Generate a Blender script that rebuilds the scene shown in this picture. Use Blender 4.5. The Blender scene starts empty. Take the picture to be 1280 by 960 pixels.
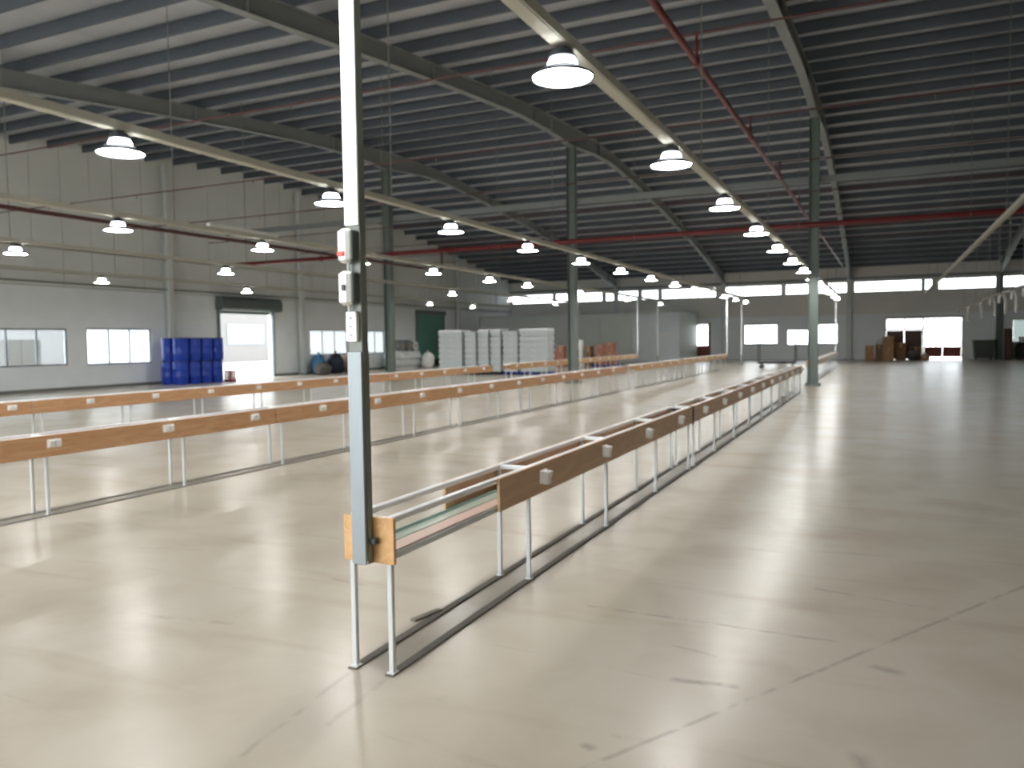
import bpy, math, random
from mathutils import Matrix, Vector
random.seed(7)
scene = bpy.context.scene
COL = scene.collection
PI = math.pi

# ------------------------------------------------------------------ camera, sky, exposure
cam_data = bpy.data.cameras.new('camera')
cam_data.sensor_width = 36.0
cam_data.lens = 990.1 / 1280 * 36.0
cam_data.clip_start, cam_data.clip_end = 0.05, 500
cam_data.dof.use_dof = True
cam_data.dof.focus_distance = 1.05
cam_data.dof.aperture_fstop = 8.0
cam = bpy.data.objects.new('camera', cam_data)
COL.objects.link(cam)
R_ = Vector((0.90641660, 0.42216694, -0.01356527))
U_ = Vector((-0.01080421, 0.05527872, 0.99841251))
B_ = Vector((0.42224663, -0.90483111, 0.05466674))
cam.matrix_world = Matrix(((R_.x, U_.x, B_.x, 0), (R_.y, U_.y, B_.y, 0), (R_.z, U_.z, B_.z, 1.57), (0, 0, 0, 1)))
scene.camera = cam

SKY = 4.0
LENS_POWER = 46.0
world = bpy.data.worlds.new('overcast_sky')
scene.world = world
world.use_nodes = True
wb = world.node_tree.nodes['Background']
wb.inputs['Color'].default_value = (0.93, 0.97, 1.0, 1)
wb.inputs['Strength'].default_value = SKY

vs = scene.view_settings
vs.view_transform = 'Standard'
vs.look = 'None'
vs.exposure = 1.05
vs.gamma = 1.0
vs.use_curve_mapping = False
try:
    scene.cycles.use_denoising = True
    scene.cycles.use_light_tree = True
    scene.cycles.max_bounces = 8
    scene.cycles.diffuse_bounces = 4
    scene.cycles.sample_clamp_indirect = 6.0
    scene.cycles.caustics_reflective = False
    scene.cycles.caustics_refractive = False
except Exception:
    pass

# ------------------------------------------------------------------ materials
def lin(c):
    return tuple(((v / 255) / 12.92 if v / 255 <= .04045 else ((v / 255 + .055) / 1.055) ** 2.4) for v in c)

def mat(name, rgb, rough=.5, metal=0.0, var=.08, scale=6.0, spec=.5, bump=0.0, bscale=40, stretch=None, emit=0.0):
    m = bpy.data.materials.new(name)
    m.use_nodes = True
    nt = m.node_tree
    b = nt.nodes['Principled BSDF']
    c = lin(rgb)
    b.inputs['Roughness'].default_value = rough
    b.inputs['Metallic'].default_value = metal
    b.inputs['Specular IOR Level'].default_value = spec
    tc = nt.nodes.new('ShaderNodeTexCoord')
    mp = nt.nodes.new('ShaderNodeMapping')
    nt.links.new(tc.outputs['Object'], mp.inputs['Vector'])
    if stretch:
        mp.inputs['Scale'].default_value = stretch
    n = nt.nodes.new('ShaderNodeTexNoise')
    n.inputs['Scale'].default_value = scale
    n.inputs['Detail'].default_value = 4
    nt.links.new(mp.outputs['Vector'], n.inputs['Vector'])
    r = nt.nodes.new('ShaderNodeValToRGB')
    r.color_ramp.elements[0].position = .3
    r.color_ramp.elements[1].position = .7
    r.color_ramp.elements[0].color = (*[max(0, v * (1 - var)) for v in c], 1)
    r.color_ramp.elements[1].color = (*[min(1, v * (1 + var)) for v in c], 1)
    nt.links.new(n.outputs['Fac'], r.inputs['Fac'])
    nt.links.new(r.outputs['Color'], b.inputs['Base Color'])
    if emit:
        b.inputs['Emission Color'].default_value = (*c, 1)
        b.inputs['Emission Strength'].default_value = emit
    if bump:
        n2 = nt.nodes.new('ShaderNodeTexNoise')
        n2.inputs['Scale'].default_value = bscale
        bp = nt.nodes.new('ShaderNodeBump')
        bp.inputs['Strength'].default_value = bump
        bp.inputs['Distance'].default_value = .02
        nt.links.new(mp.outputs['Vector'], n2.inputs['Vector'])
        nt.links.new(n2.outputs['Fac'], bp.inputs['Height'])
        nt.links.new(bp.outputs['Normal'], b.inputs['Normal'])
    return m

def wood(name, rgb_a, rgb_b, scale=3.0):
    m = bpy.data.materials.new(name)
    m.use_nodes = True
    nt = m.node_tree
    b = nt.nodes['Principled BSDF']
    b.inputs['Roughness'].default_value = .42
    tc = nt.nodes.new('ShaderNodeTexCoord')
    mp = nt.nodes.new('ShaderNodeMapping')
    mp.inputs['Scale'].default_value = (3, .35, 3)
    n = nt.nodes.new('ShaderNodeTexNoise')
    n.inputs['Scale'].default_value = scale * 2
    n.inputs['Detail'].default_value = 6
    n.inputs['Distortion'].default_value = 1.2
    r = nt.nodes.new('ShaderNodeValToRGB')
    r.color_ramp.elements[0].position = .3
    r.color_ramp.elements[1].position = .72
    r.color_ramp.elements[0].color = (*lin(rgb_a), 1)
    r.color_ramp.elements[1].color = (*lin(rgb_b), 1)
    nt.links.new(tc.outputs['Object'], mp.inputs['Vector'])
    nt.links.new(mp.outputs['Vector'], n.inputs['Vector'])
    nt.links.new(n.outputs['Fac'], r.inputs['Fac'])
    nt.links.new(r.outputs['Color'], b.inputs['Base Color'])
    return m

def emission(name, rgb, strength):
    m = bpy.data.materials.new(name)
    m.use_nodes = True
    nt = m.node_tree
    nt.nodes.remove(nt.nodes['Principled BSDF'])
    e = nt.nodes.new('ShaderNodeEmission')
    e.inputs['Color'].default_value = (*rgb, 1)
    e.inputs['Strength'].default_value = strength
    nt.links.new(e.outputs[0], nt.nodes['Material Output'].inputs['Surface'])
    return m

def pane_mat(name, rgb, frost):
    """thin window pane: clear straight-through part, a frosted translucent part and a little mirror"""
    m = bpy.data.materials.new(name)
    m.use_nodes = True
    nt = m.node_tree
    nt.nodes.remove(nt.nodes['Principled BSDF'])
    tr = nt.nodes.new('ShaderNodeBsdfTransparent')
    tr.inputs['Color'].default_value = (*rgb, 1)
    tl = nt.nodes.new('ShaderNodeBsdfTranslucent')
    tl.inputs['Color'].default_value = (*rgb, 1)
    gl = nt.nodes.new('ShaderNodeBsdfGlossy')
    gl.inputs['Roughness'].default_value = .05
    fr = nt.nodes.new('ShaderNodeFresnel')
    a = nt.nodes.new('ShaderNodeMixShader')
    a.inputs[0].default_value = frost
    b = nt.nodes.new('ShaderNodeMixShader')
    nt.links.new(tr.outputs[0], a.inputs[1])
    nt.links.new(tl.outputs[0], a.inputs[2])
    nt.links.new(fr.outputs[0], b.inputs[0])
    nt.links.new(a.outputs[0], b.inputs[1])
    nt.links.new(gl.outputs[0], b.inputs[2])
    nt.links.new(b.outputs[0], nt.nodes['Material Output'].inputs['Surface'])
    return m

def floor_material():
    m = bpy.data.materials.new('epoxy_floor')
    m.use_nodes = True
    nt = m.node_tree
    N, L = nt.nodes, nt.links
    b = N['Principled BSDF']
    tc = N.new('ShaderNodeTexCoord')
    pos = tc.outputs['Object']
    def noise(scale, detail=4, dist=0.0, stretch=None):
        n = N.new('ShaderNodeTexNoise')
        n.inputs['Scale'].default_value = scale
        n.inputs['Detail'].default_value = detail
        n.inputs['Distortion'].default_value = dist
        if stretch:
            mp = N.new('ShaderNodeMapping')
            mp.inputs['Scale'].default_value = stretch
            L.new(pos, mp.inputs['Vector'])
            L.new(mp.outputs['Vector'], n.inputs['Vector'])
        else:
            L.new(pos, n.inputs['Vector'])
        return n.outputs['Fac']
    def ramp(src, p0, p1, c0=(0, 0, 0), c1=(1, 1, 1)):
        r = N.new('ShaderNodeValToRGB')
        r.color_ramp.elements[0].position = p0
        r.color_ramp.elements[1].position = p1
        r.color_ramp.elements[0].color = (*c0, 1)
        r.color_ramp.elements[1].color = (*c1, 1)
        L.new(src, r.inputs['Fac'])
        return r.outputs['Color']
    def mix(fac, a, c):
        x = N.new('ShaderNodeMix')
        x.data_type = 'RGBA'
        L.new(fac, x.inputs['Factor'])
        for s, v in ((6, a), (7, c)):
            if isinstance(v, tuple):
                x.inputs[s].default_value = (*v, 1)
            else:
                L.new(v, x.inputs[s])
        return x.outputs[2]
    def mth(op, a, c=None, clamp=False):
        x = N.new('ShaderNodeMath')
        x.operation = op
        x.use_clamp = clamp
        for i, v in enumerate((a, c)):
            if v is None:
                continue
            if isinstance(v, (int, float)):
                x.inputs[i].default_value = v
            else:
                L.new(v, x.inputs[i])
        return x.outputs[0]
    base = mix(ramp(noise(.35, 5, .6), .35, .68), lin((186, 177, 162)), lin((194, 186, 173)))
    base = mix(ramp(noise(1.4, 5, .3), .45, .8), base, lin((175, 164, 148)))
    # faint trowel streaks along X and pale scuffs
    st = ramp(noise(1.0, 5, .4, (.45, 3.2, 1)), .57, .74)
    st = mth('MULTIPLY', st, .34)
    base = mix(st, base, lin((160, 144, 122)))
    sc = ramp(noise(2.6, 6, .8, (.3, 2.0, 1)), .66, .76)
    base = mix(mth('MULTIPLY', sc, .34), base, lin((140, 130, 115)))
    # cracks, filled joints, scuff lines and two dark lines ahead of the bench: distance to segments
    segs = [((-3.9, 3.2), (-3.3, 3.3), .012, .3), ((-6.2, 6.0), (-5.5, 6.1), .010, .3), ((.6, 8.2), (1.4, 8.1), .012, .35), ((-.6, 7.0), (-.1, 6.95), .010, .35), ((-1.2, 2.28), (1.6, 7.07), .008, .55), ((-1.55, 4.35), (-.2, 4.32), .008, .55), ((-.84, 3.55), (-.58, 3.58), .014, .8),
            ((-.95, 3.94), (-.72, 3.90), .007, .45), ((-.35, 5.2), (.3, 5.06), .009, .45), ((.0, 4.05), (.09, 4.03), .022, .55), ((-.05, 3.15), (.0, 2.98), .025, .5),
            ((-1.02, 2.82), (-1.0, 2.81), .014, .6), ((-.95, 2.93), (-.94, 2.93), .010, .6),
            ((-4.4, 5.1), (-3.2, 5.16), .007, .35), ((-3.3, 4.2), (-2.9, 4.16), .010, .4), ((-5.2, 4.3), (-4.7, 4.42), .008, .3),
            ((-2.05, 2.56), (-2.08, 3.05), .010, .35), ((-2.2, 2.22), (-2.29, 3.05), .010, .35),  # two dark lines running on from the leg rows ahead of the bench
            ((-1.72, 2.95), (-1.66, 2.97), .018, .35)]
    wob = noise(5, 3)
    brk = ramp(noise(7, 3), .38, .55)
    acc = None
    sep = N.new('ShaderNodeSeparateXYZ')
    L.new(pos, sep.inputs[0])
    wb_ = mth('MULTIPLY', mth('SUBTRACT', wob, .5), .05)
    px = mth('ADD', sep.outputs[0], wb_)
    py = mth('ADD', sep.outputs[1], wb_)
    for (a, c, w, k) in segs:
        dx, dy = c[0] - a[0], c[1] - a[1]
        ll = dx * dx + dy * dy
        rx, ry = mth('SUBTRACT', px, a[0]), mth('SUBTRACT', py, a[1])
        t = mth('DIVIDE', mth('ADD', mth('MULTIPLY', rx, dx), mth('MULTIPLY', ry, dy)), ll, True)
        ex = mth('SUBTRACT', rx, mth('MULTIPLY', t, dx))
        ey = mth('SUBTRACT', ry, mth('MULTIPLY', t, dy))
        d = mth('SQRT', mth('ADD', mth('MULTIPLY', ex, ex), mth('MULTIPLY', ey, ey)))
        v = mth('MULTIPLY', mth('SUBTRACT', 1.0, mth('DIVIDE', d, w * 2.4), True), k * .62)
        acc = v if acc is None else mth('MAXIMUM', acc, v)
    acc = mth('MULTIPLY', acc, brk)
    base = mix(acc, base, lin((88, 80, 70)))
    L.new(base, b.inputs['Base Color'])
    rg = N.new('ShaderNodeMapRange')
    rg.inputs['To Min'].default_value = .20
    rg.inputs['To Max'].default_value = .29
    L.new(noise(.8, 3, .2), rg.inputs['Value'])
    L.new(rg.outputs[0], b.inputs['Roughness'])
    b.inputs['Specular IOR Level'].default_value = .2
    return m

MT = dict(
    floor=floor_material(),
    clad=mat('wall_cladding', (226, 229, 225), .55, var=.03, scale=.8),
    masonry=mat('white_masonry', (240, 244, 245), .6, var=.03, scale=1.2, bump=.05),
    backclad=mat('back_wall_cladding', (230, 227, 220), .6, var=.03, scale=.6),
    roof=mat('roof_sheet', (192, 197, 204), .5, var=.12, scale=.9, stretch=(1, .3, 1)),
    purlin=mat('purlin_steel', (82, 89, 99), .55, var=.06, scale=1.5),
    rafter=mat('rafter_steel', (138, 143, 142), .5, var=.05, scale=1.5),
    column=mat('column_paint', (110, 121, 115), .45, var=.05, scale=2),
    white_steel=mat('white_powder_coat', (247, 249, 250), .3, var=.03, scale=8),
    leg_steel=mat('leg_powder_coat', (214, 218, 218), .35, var=.04, scale=8),
    alu=mat('brushed_aluminium', (142, 150, 154), .4, .3, var=.04, scale=20, stretch=(8, 8, .3)),
    post=mat('post_grey_green', (128, 133, 126), .45, .1, var=.05, scale=10),
    cover=mat('white_trunking', (244, 248, 250), .35, var=.02, scale=4),
    plastic=mat('white_plastic', (240, 240, 238), .3, var=.02, scale=10),
    cream=mat('cream_socket', (236, 228, 214), .4, var=.03, scale=12),
    dark=mat('dark_grey_steel', (58, 62, 64), .45, var=.08, scale=8),
    black=mat('black_rubber', (24, 25, 27), .6, var=.1, scale=8),
    boxside=mat('switch_box_side', (88, 94, 88), .45, var=.04),
    redplastic=mat('red_switch', (214, 70, 50), .35, var=.04),
    board=wood('walnut_laminate', (190, 152, 118), (208, 174, 140)),
    ply=wood('honey_plywood', (206, 156, 100), (224, 182, 128)),
    oak=wood('oak_laminate', (198, 148, 106), (218, 174, 132)),
    pink=mat('pale_pink_tray', (226, 198, 186), .4, var=.04, scale=5),
    green_tray=mat('pale_green_tray', (196, 206, 194), .3, var=.04, scale=5),
    teal=mat('teal_lip', (150, 186, 176), .35, var=.04),
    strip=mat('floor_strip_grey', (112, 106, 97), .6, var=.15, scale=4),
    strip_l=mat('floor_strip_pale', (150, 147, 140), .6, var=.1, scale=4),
    red=mat('fire_pipe_red', (108, 22, 25), .4, var=.06, scale=4),
    conduit=mat('grey_conduit', (120, 122, 116), .5, var=.05, scale=4),
    rail=mat('rail_grey', (190, 190, 178), .7, var=.04, scale=3),
    housing=mat('lamp_housing', (70, 76, 86), .4, .3, var=.06, scale=12),
    skirt=mat('lamp_reflector', (74, 78, 81), .45, var=.02, scale=12),
    lens=emission('lamp_lens_glow', (1.0, .99, .95), LENS_POWER),
    dome=emission('lamp_dome_glow', (.98, 1.0, 1.0), 5.5),
    frame=mat('window_frame_grey', (112, 122, 128), .45, .2, var=.04),
    cframe=mat('window_frame_cream', (205, 200, 186), .5, var=.04),
    glass=pane_mat('clear_pane', (.93, .96, .98), .02),
    frost=pane_mat('frosted_pane', (.95, .97, .98), .55),
    greyglass=pane_mat('tinted_pane', (.33, .36, .35), .6),
    shutter=mat('shutter_green', (72, 132, 114), .5, var=.05, scale=3),
    shutter_box=mat('shutter_housing', (92, 102, 98), .5, var=.05, scale=3),
    doorwood=wood('red_brown_door', (104, 40, 22), (138, 58, 30)),
    brownwood=wood('dark_brown_panel', (70, 46, 34), (92, 60, 44)),
    carton=mat('cardboard', (178, 138, 98), .8, var=.1, scale=4),
    carton_d=mat('dark_cardboard', (132, 98, 70), .8, var=.1, scale=4),
    carton_r=mat('reddish_carton', (170, 120, 104), .8, var=.12, scale=4),
    tape=mat('parcel_tape', (200, 176, 140), .4, var=.04),
    drum=mat('blue_drum_plastic', (20, 60, 168), .3, var=.08, scale=5),
    drumring=mat('drum_ring', (16, 40, 120), .35, var=.05),
    bluepallet=mat('blue_pallet', (38, 62, 150), .5, var=.08, scale=4),
    crate=mat('white_crate', (196, 202, 202), .45, var=.04, scale=3),
    sheet=mat('white_cover_sheet', (248, 250, 255), .35, var=.02),
    sack_blue=mat('blue_sack', (60, 120, 160), .6, var=.15, scale=5, bump=.4, bscale=8),
    sack_navy=mat('navy_sack', (26, 30, 52), .6, var=.15, scale=5, bump=.4, bscale=8),
    sack_tan=mat('tan_sack', (176, 142, 116), .7, var=.15, scale=5, bump=.4, bscale=8),
    sack_grey=mat('grey_sack', (86, 82, 80), .7, var=.15, scale=5, bump=.4, bscale=8),
    sack_white=mat('white_sack', (226, 228, 226), .5, var=.06, scale=5, bump=.4, bscale=8),
    wrap=mat('stretch_wrap', (196, 200, 198), .25, var=.12, scale=4, bump=.3, bscale=10),
    roll=mat('grey_roll', (112, 118, 118), .4, var=.15, scale=6),
    redcrate=mat('red_crate', (150, 36, 46), .5, var=.06),
    greybin=mat('grey_green_bin', (74, 78, 70), .5, var=.06),
    partition=mat('partition_panel', (220, 226, 221), .55, var=.03, scale=1),
    partition_l=mat('partition_panel_pale', (224, 232, 235), .5, var=.03, scale=1),
    outwall=mat('outdoor_wall', (100, 98, 97), .7, var=.03, scale=1),
    ground=mat('outdoor_concrete', (206, 204, 196), .8, var=.06, scale=.6),
    unit=mat('outdoor_crate', (78, 74, 68), .7, var=.06, scale=1.5),
    hose=mat('pale_grey_hose', (176, 174, 168), .5, var=.05),
    branch=mat('branch_pipe_paint', (84, 46, 43), .5, var=.06, scale=4),
    wallcol=mat('wall_column_paint', (214, 218, 215), .5, var=.04, scale=2),
    yellow=mat('yellow_cable', (200, 190, 60), .5, var=.05),
)

# ------------------------------------------------------------------ mesh helpers
class MB:
    def __init__(s):
        s.v, s.f = [], []
    def box(s, x0, x1, y0, y1, z0, z1, ch=0.0):
        if ch <= 0:
            i = len(s.v)
            s.v += [(x0, y0, z0), (x1, y0, z0), (x1, y1, z0), (x0, y1, z0), (x0, y0, z1), (x1, y0, z1), (x1, y1, z1), (x0, y1, z1)]
            s.f += [(i, i + 3, i + 2, i + 1), (i + 4, i + 5, i + 6, i + 7), (i, i + 1, i + 5, i + 4), (i + 1, i + 2, i + 6, i + 5), (i + 2, i + 3, i + 7, i + 6), (i + 3, i, i + 4, i + 7)]
        else:   # chamfered vertical and top/bottom edges: 3 stacked octagon-like rings
            def ring(ins, z, c):
                a0, a1, b0, b1 = x0 + ins, x1 - ins, y0 + ins, y1 - ins
                return [(a0 + c, b0, z), (a1 - c, b0, z), (a1, b0 + c, z), (a1, b1 - c, z), (a1 - c, b1, z), (a0 + c, b1, z), (a0, b1 - c, z), (a0, b0 + c, z)]
            s.loft([ring(ch, z0, ch), ring(0, z0 + ch, ch), ring(0, z1 - ch, ch), ring(ch, z1, ch)])
        return s
    def loft(s, rings, cap=True):
        n = len(rings[0])
        i = len(s.v)
        for r in rings:
            s.v += [tuple(p) for p in r]
        for k in range(len(rings) - 1):
            for j in range(n):
                a, b = i + k * n + j, i + k * n + (j + 1) % n
                s.f.append((a, b, b + n, a + n))
        if cap:
            s.f.append(tuple(i + j for j in reversed(range(n))))
            s.f.append(tuple(i + (len(rings) - 1) * n + j for j in range(n)))
        return s
    def lathe(s, prof, n=20, c=(0, 0, 0), cap=True):
        return s.loft([[(c[0] + r * math.cos(2 * PI * j / n), c[1] + r * math.sin(2 * PI * j / n), c[2] + z) for j in range(n)] for r, z in prof], cap)
    def tube(s, pts, r, n=8):
        pts = [Vector(p) for p in pts]
        rings = []
        up = Vector((0, 0, 1))
        for k, p in enumerate(pts):
            a = pts[max(0, k - 1)]
            b = pts[min(len(pts) - 1, k + 1)]
            d = (b - a).normalized()
            ref = up if abs(d.z) < .95 else Vector((1, 0, 0))
            x = d.cross(ref).normalized()
            y = d.cross(x).normalized()
            rings.append([p + (x * math.cos(-2 * PI * j / n) + y * math.sin(-2 * PI * j / n)) * r for j in range(n)])
        return s.loft(rings)
    def mesh(s, name, material, smooth=False):
        me = bpy.data.meshes.new(name)
        me.from_pydata([tuple(v) for v in s.v], [], s.f)
        me.validate()
        me.update()
        if smooth:
            for p in me.polygons:
                p.use_smooth = True
            try:
                me.set_sharp_from_angle(angle=math.radians(40))
            except Exception:
                pass
        me.materials.append(MT[material] if isinstance(material, str) else material)
        return me
    def build(s, name, material, parent=None, smooth=False, loc=(0, 0, 0)):
        return link(name, s.mesh(name, material, smooth), parent, loc)

def link(name, me, parent=None, loc=(0, 0, 0), rot=(0, 0, 0)):
    o = bpy.data.objects.new(name, me)
    COL.objects.link(o)
    o.location = loc
    o.rotation_euler = rot
    if parent:
        o.parent = parent
    return o

def thing(name, label, cat, loc=(0, 0, 0), rz=0.0, group=None):
    o = bpy.data.objects.new(name, None)
    COL.objects.link(o)
    o.empty_display_size = .1
    o.location = loc
    o.rotation_euler = (0, 0, rz)
    return tag(o, label, cat, group)

def tag(o, label, cat, group=None):
    o['label'] = label
    o['category'] = cat
    if group:
        o['group'] = group
    return o

def structure(o):
    o['kind'] = 'structure'
    return o

def copy_tree(o, parent=None):
    c = o.copy()
    COL.objects.link(c)
    c.parent = parent
    for ch in list(o.children):
        copy_tree(ch, c)
    return c

def wall_pieces(mb, axis, p0, p1, a0, a1, z0, z1, holes):
    """wall slab between p0..p1 on its thin axis, a0..a1 along, with rectangular holes (a,b,za,zb)"""
    cuts = sorted({a0, a1, *[h[0] for h in holes], *[h[1] for h in holes]})
    cuts = [c for c in cuts if a0 <= c <= a1]
    for l, r in zip(cuts[:-1], cuts[1:]):
        hs = sorted([(h[2], h[3]) for h in holes if h[0] <= l + 1e-6 and h[1] >= r - 1e-6])
        z = z0
        for a, b in hs + [(z1, z1)]:
            if a > z + 1e-4:
                if axis == 'X':
                    mb.box(p0, p1, l, r, z, a)
                else:
                    mb.box(l, r, p0, p1, z, a)
            z = max(z, b)

# ------------------------------------------------------------------ the shell
XL, XR, YF, YB = -26.8, 13.6, -6.0, 57.5
PROF = [(-8, 5.7), (-6, 5.95), (0, 6.55), (5, 7.1), (9.6, 7.6), (17, 8.42), (23, 8.95), (28.5, 9.28), (33, 9.12), (37, 8.75), (42, 8.2), (47, 7.52), (52, 6.8), (57.5, 6.0), (60, 5.65)]
def under(y):
    """height of the purlins' underside"""
    for (a, za), (b, zb) in zip(PROF[:-1], PROF[1:]):
        if a <= y <= b:
            t = (y - a) / (b - a)
            return za + (zb - za) * t
    return PROF[-1][1]
def under_s(y):
    return sum(under(max(-8, min(60, y + d))) for d in (-3, -2, -1, 0, 1, 2, 3)) / 7

fl = MB().box(XL - .2, XR + .2, YF - .2, YB + .2, -.12, 0).build('floor', 'floor')
structure(fl)
gd = MB()
gd.box(-75, XL - .2, -60, 120, -.3, -.04)
gd.box(XL - .2, 60, YB + .2, 120, -.3, -.04)
gd.box(XL - .2, 60, -60, YF - .2, -.3, -.04)
structure(gd.build('floor_outdoor', 'ground'))

# left wall: masonry below, cladding panels above
LH = 3.72
W_LEFT = [(16.0, 19.3, .90, 2.22), (20.07, 22.97, .87, 2.25), (32.8, 36.0, .95, 2.28), (36.9, 39.6, .92, 2.26)]
DOOR_L = (26.6, 29.95, 0.0, 3.10)
wl = MB()
wall_pieces(wl, 'X', XL - .2, XL, YF, YB, 0, LH, W_LEFT + [DOOR_L])
wall_left = structure(wl.build('wall_left', 'masonry'))
y = YF
k = 0
while y < YB - .05:
    y2 = min(y + 1.15, YB)
    z2a, z2b = under_s(y) + .28, under_s(y2) + .28
    i0 = .012
    pm = MB()
    a, b = y + i0, y2 - i0
    d = .008 * (k % 3)
    pm.loft([[(XL - .18, a, LH + .02), (XL - .18, b, LH + .02), (XL - .18, b, z2b), (XL - .18, a, z2a)],
             [(XL - .03 + d, a, LH + .02), (XL - .03 + d, b, LH + .02), (XL - .03 + d, b, z2b), (XL - .03 + d, a, z2a)]])
    pm.build('wall_panel', 'clad', wall_left)
    y = y2
    k += 1
yb_ = [YF + (YB - YF) * i / 30 for i in range(31)]
MB().loft([[(XL - .16, v, LH), (XL - .05, v, LH), (XL - .05, v, under_s(v) + .26), (XL - .16, v, under_s(v) + .26)] for v in yb_]).build('panel_backing', 'conduit', wall_left)
MB().box(XL - .02, XL + .02, YF, DOOR_L[0] - .1, 0, .1).build('skirting', 'conduit', wall_left)
MB().box(XL - .02, XL + .02, DOOR_L[1] + .1, 43.0, 0, .1).build('skirting', 'conduit', wall_left)

# back wall: white below, grey cladding, clerestory strip
CL_Z0, CL_Z1 = 4.45, 5.16
CLER = [(-26.7, -23.22), (-23.0, -21.85), (-21.35, -19.18), (-18.93, -16.38), (-16.14, -14.88), (-14.64, -10.71), (-10.2, -6.27), (-6.01, -4.36), (-4.08, -2.06), (-1.67, 2.30), (2.48, 2.9), (3.25, 6.41), (6.79, 10.4), (10.7, 13.2)]
W_BACK = [(-8.78, -6.51, 1.08, 2.46), (-5.9, -4.43, 1.0, 2.07), (-4.05, -2.66, 1.05, 2.42), (7.28, 9.1, 1.0, 2.52)]
DOOR_B = (.2, 4.68, 0.0, 2.74)
DOOR_R = (-13.35, -11.1, 0.0, 2.66)
BH = 3.0
wb1 = MB()
wall_pieces(wb1, 'Y', YB, YB + .2, XL, XR, 0, BH, W_BACK + [DOOR_B, DOOR_R])
wall_back = structure(wb1.build('wall_back', 'masonry'))
wb2 = MB()
wall_pieces(wb2, 'Y', YB - .03, YB + .17, XL - .2, XR + .2, BH, 6.35, [(a, b, CL_Z0, CL_Z1) for a, b in CLER])
wb2.build('upper_cladding', 'backclad', wall_back)
MB().box(XL, XR, YB - .09, YB - .03, CL_Z1 + .12, CL_Z1 + .3).build('eaves_rail', 'rafter', wall_back)
structure(MB().box(XR, XR + .2, YF, YB, 0, 9.6).build('wall_right', 'backclad'))
wf_ = MB()
wall_pieces(wf_, 'Y', YF - .2, YF, XL, XR, 0, 6.4, [(-25.5, -15.5, 0, 5.3), (-14.8, -4.2, 0, 5.3)])
structure(wf_.build('wall_front', 'clad'))

# windows
WN = [0]
def window(axis, p, a0, a1, z0, z1, n, glass, fm='frame', fw=.05, name=None):
    WN[0] += 1
    g = MB()
    d0, d1 = (p - .14, p - .04) if axis == 'X' else (p + .04, p + .14)
    def bx(mb, a, b, za, zb, e=0.0):
        if axis == 'X':
            mb.box(d0 + e, d1 - e, a, b, za, zb)
        else:
            mb.box(a, b, d0 + e, d1 - e, za, zb)
    for a, b, za, zb in ((a0, a1, z0, z0 + fw), (a0, a1, z1 - fw, z1), (a0, a0 + fw, z0 + fw, z1 - fw), (a1 - fw, a1, z0 + fw, z1 - fw)):
        bx(g, a, b, za, zb)
    o = structure(g.build('window_%d' % WN[0], fm))
    w = (a1 - a0 - 2 * fw) / n
    for i in range(n):
        s = a0 + fw + i * w
        m = MB()
        bx(m, s + .012, s + w - .012, z0 + fw, z1 - fw, .046)
        m.build('pane', glass, o)
        if i:
            m = MB()
            bx(m, s - .022, s + .022, z0 + fw, z1 - fw, .02)
            m.build('mullion', fm, o)
    return o
for i, (a, b, z0, z1) in enumerate(W_LEFT):
    window('X', XL, a, b, z0, z1, 3, 'glass' if i == 0 else 'frost')
for i, (a, b, z0, z1) in enumerate(W_BACK):
    window('Y', YB, a, b, z0, z1, 2, 'frost' if i < 3 else 'greyglass', 'cframe' if i > 2 else 'frame', .09 if i > 2 else .05)
for a, b in CLER:
    window('Y', YB - .04, a, b, CL_Z0, CL_Z1, max(1, round((b - a) / 1.3)), 'frost', 'frame', .03)

# doors
dr = MB()
for a, b in ((DOOR_L[0] - .1, DOOR_L[0]), (DOOR_L[1], DOOR_L[1] + .1)):
    dr.box(XL - .02, XL + .10, a, b, 0, 3.1)
door1 = structure(dr.build('door_1', 'frame'))
hs = MB()
hs.loft([[(XL + x, yy, z) for x, z in ((0, 3.10), (.34, 3.10), (.42, 3.2), (.42, 3.56), (.3, 3.72), (0, 3.72))] for yy in (26.45, 30.3)])
hs.build('roller_housing', 'shutter_box', door1)
MB().box(XL - .12, XL - .08, DOOR_L[0], DOOR_L[1], 2.97, 3.12).build('shutter_edge', 'shutter_box', door1)

d2 = MB()
d2.box(XL, XL + .08, 43.05, 43.2, 0, 3.3).box(XL, XL + .08, 46.5, 46.65, 0, 3.3).box(XL, XL + .2, 43.05, 46.65, 3.3, 3.6)
door2 = structure(d2.build('door_2', 'shutter_box'))
for i in range(20):
    z0 = .42 + i * .144
    MB().box(XL + .01, XL + .05, 43.2, 46.5, z0, z0 + .138).build('slat', 'shutter', door2)
MB().box(XL + .01, XL + .06, 43.2, 46.5, 0, .42).build('bottom_panel', 'black', door2)

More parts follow.
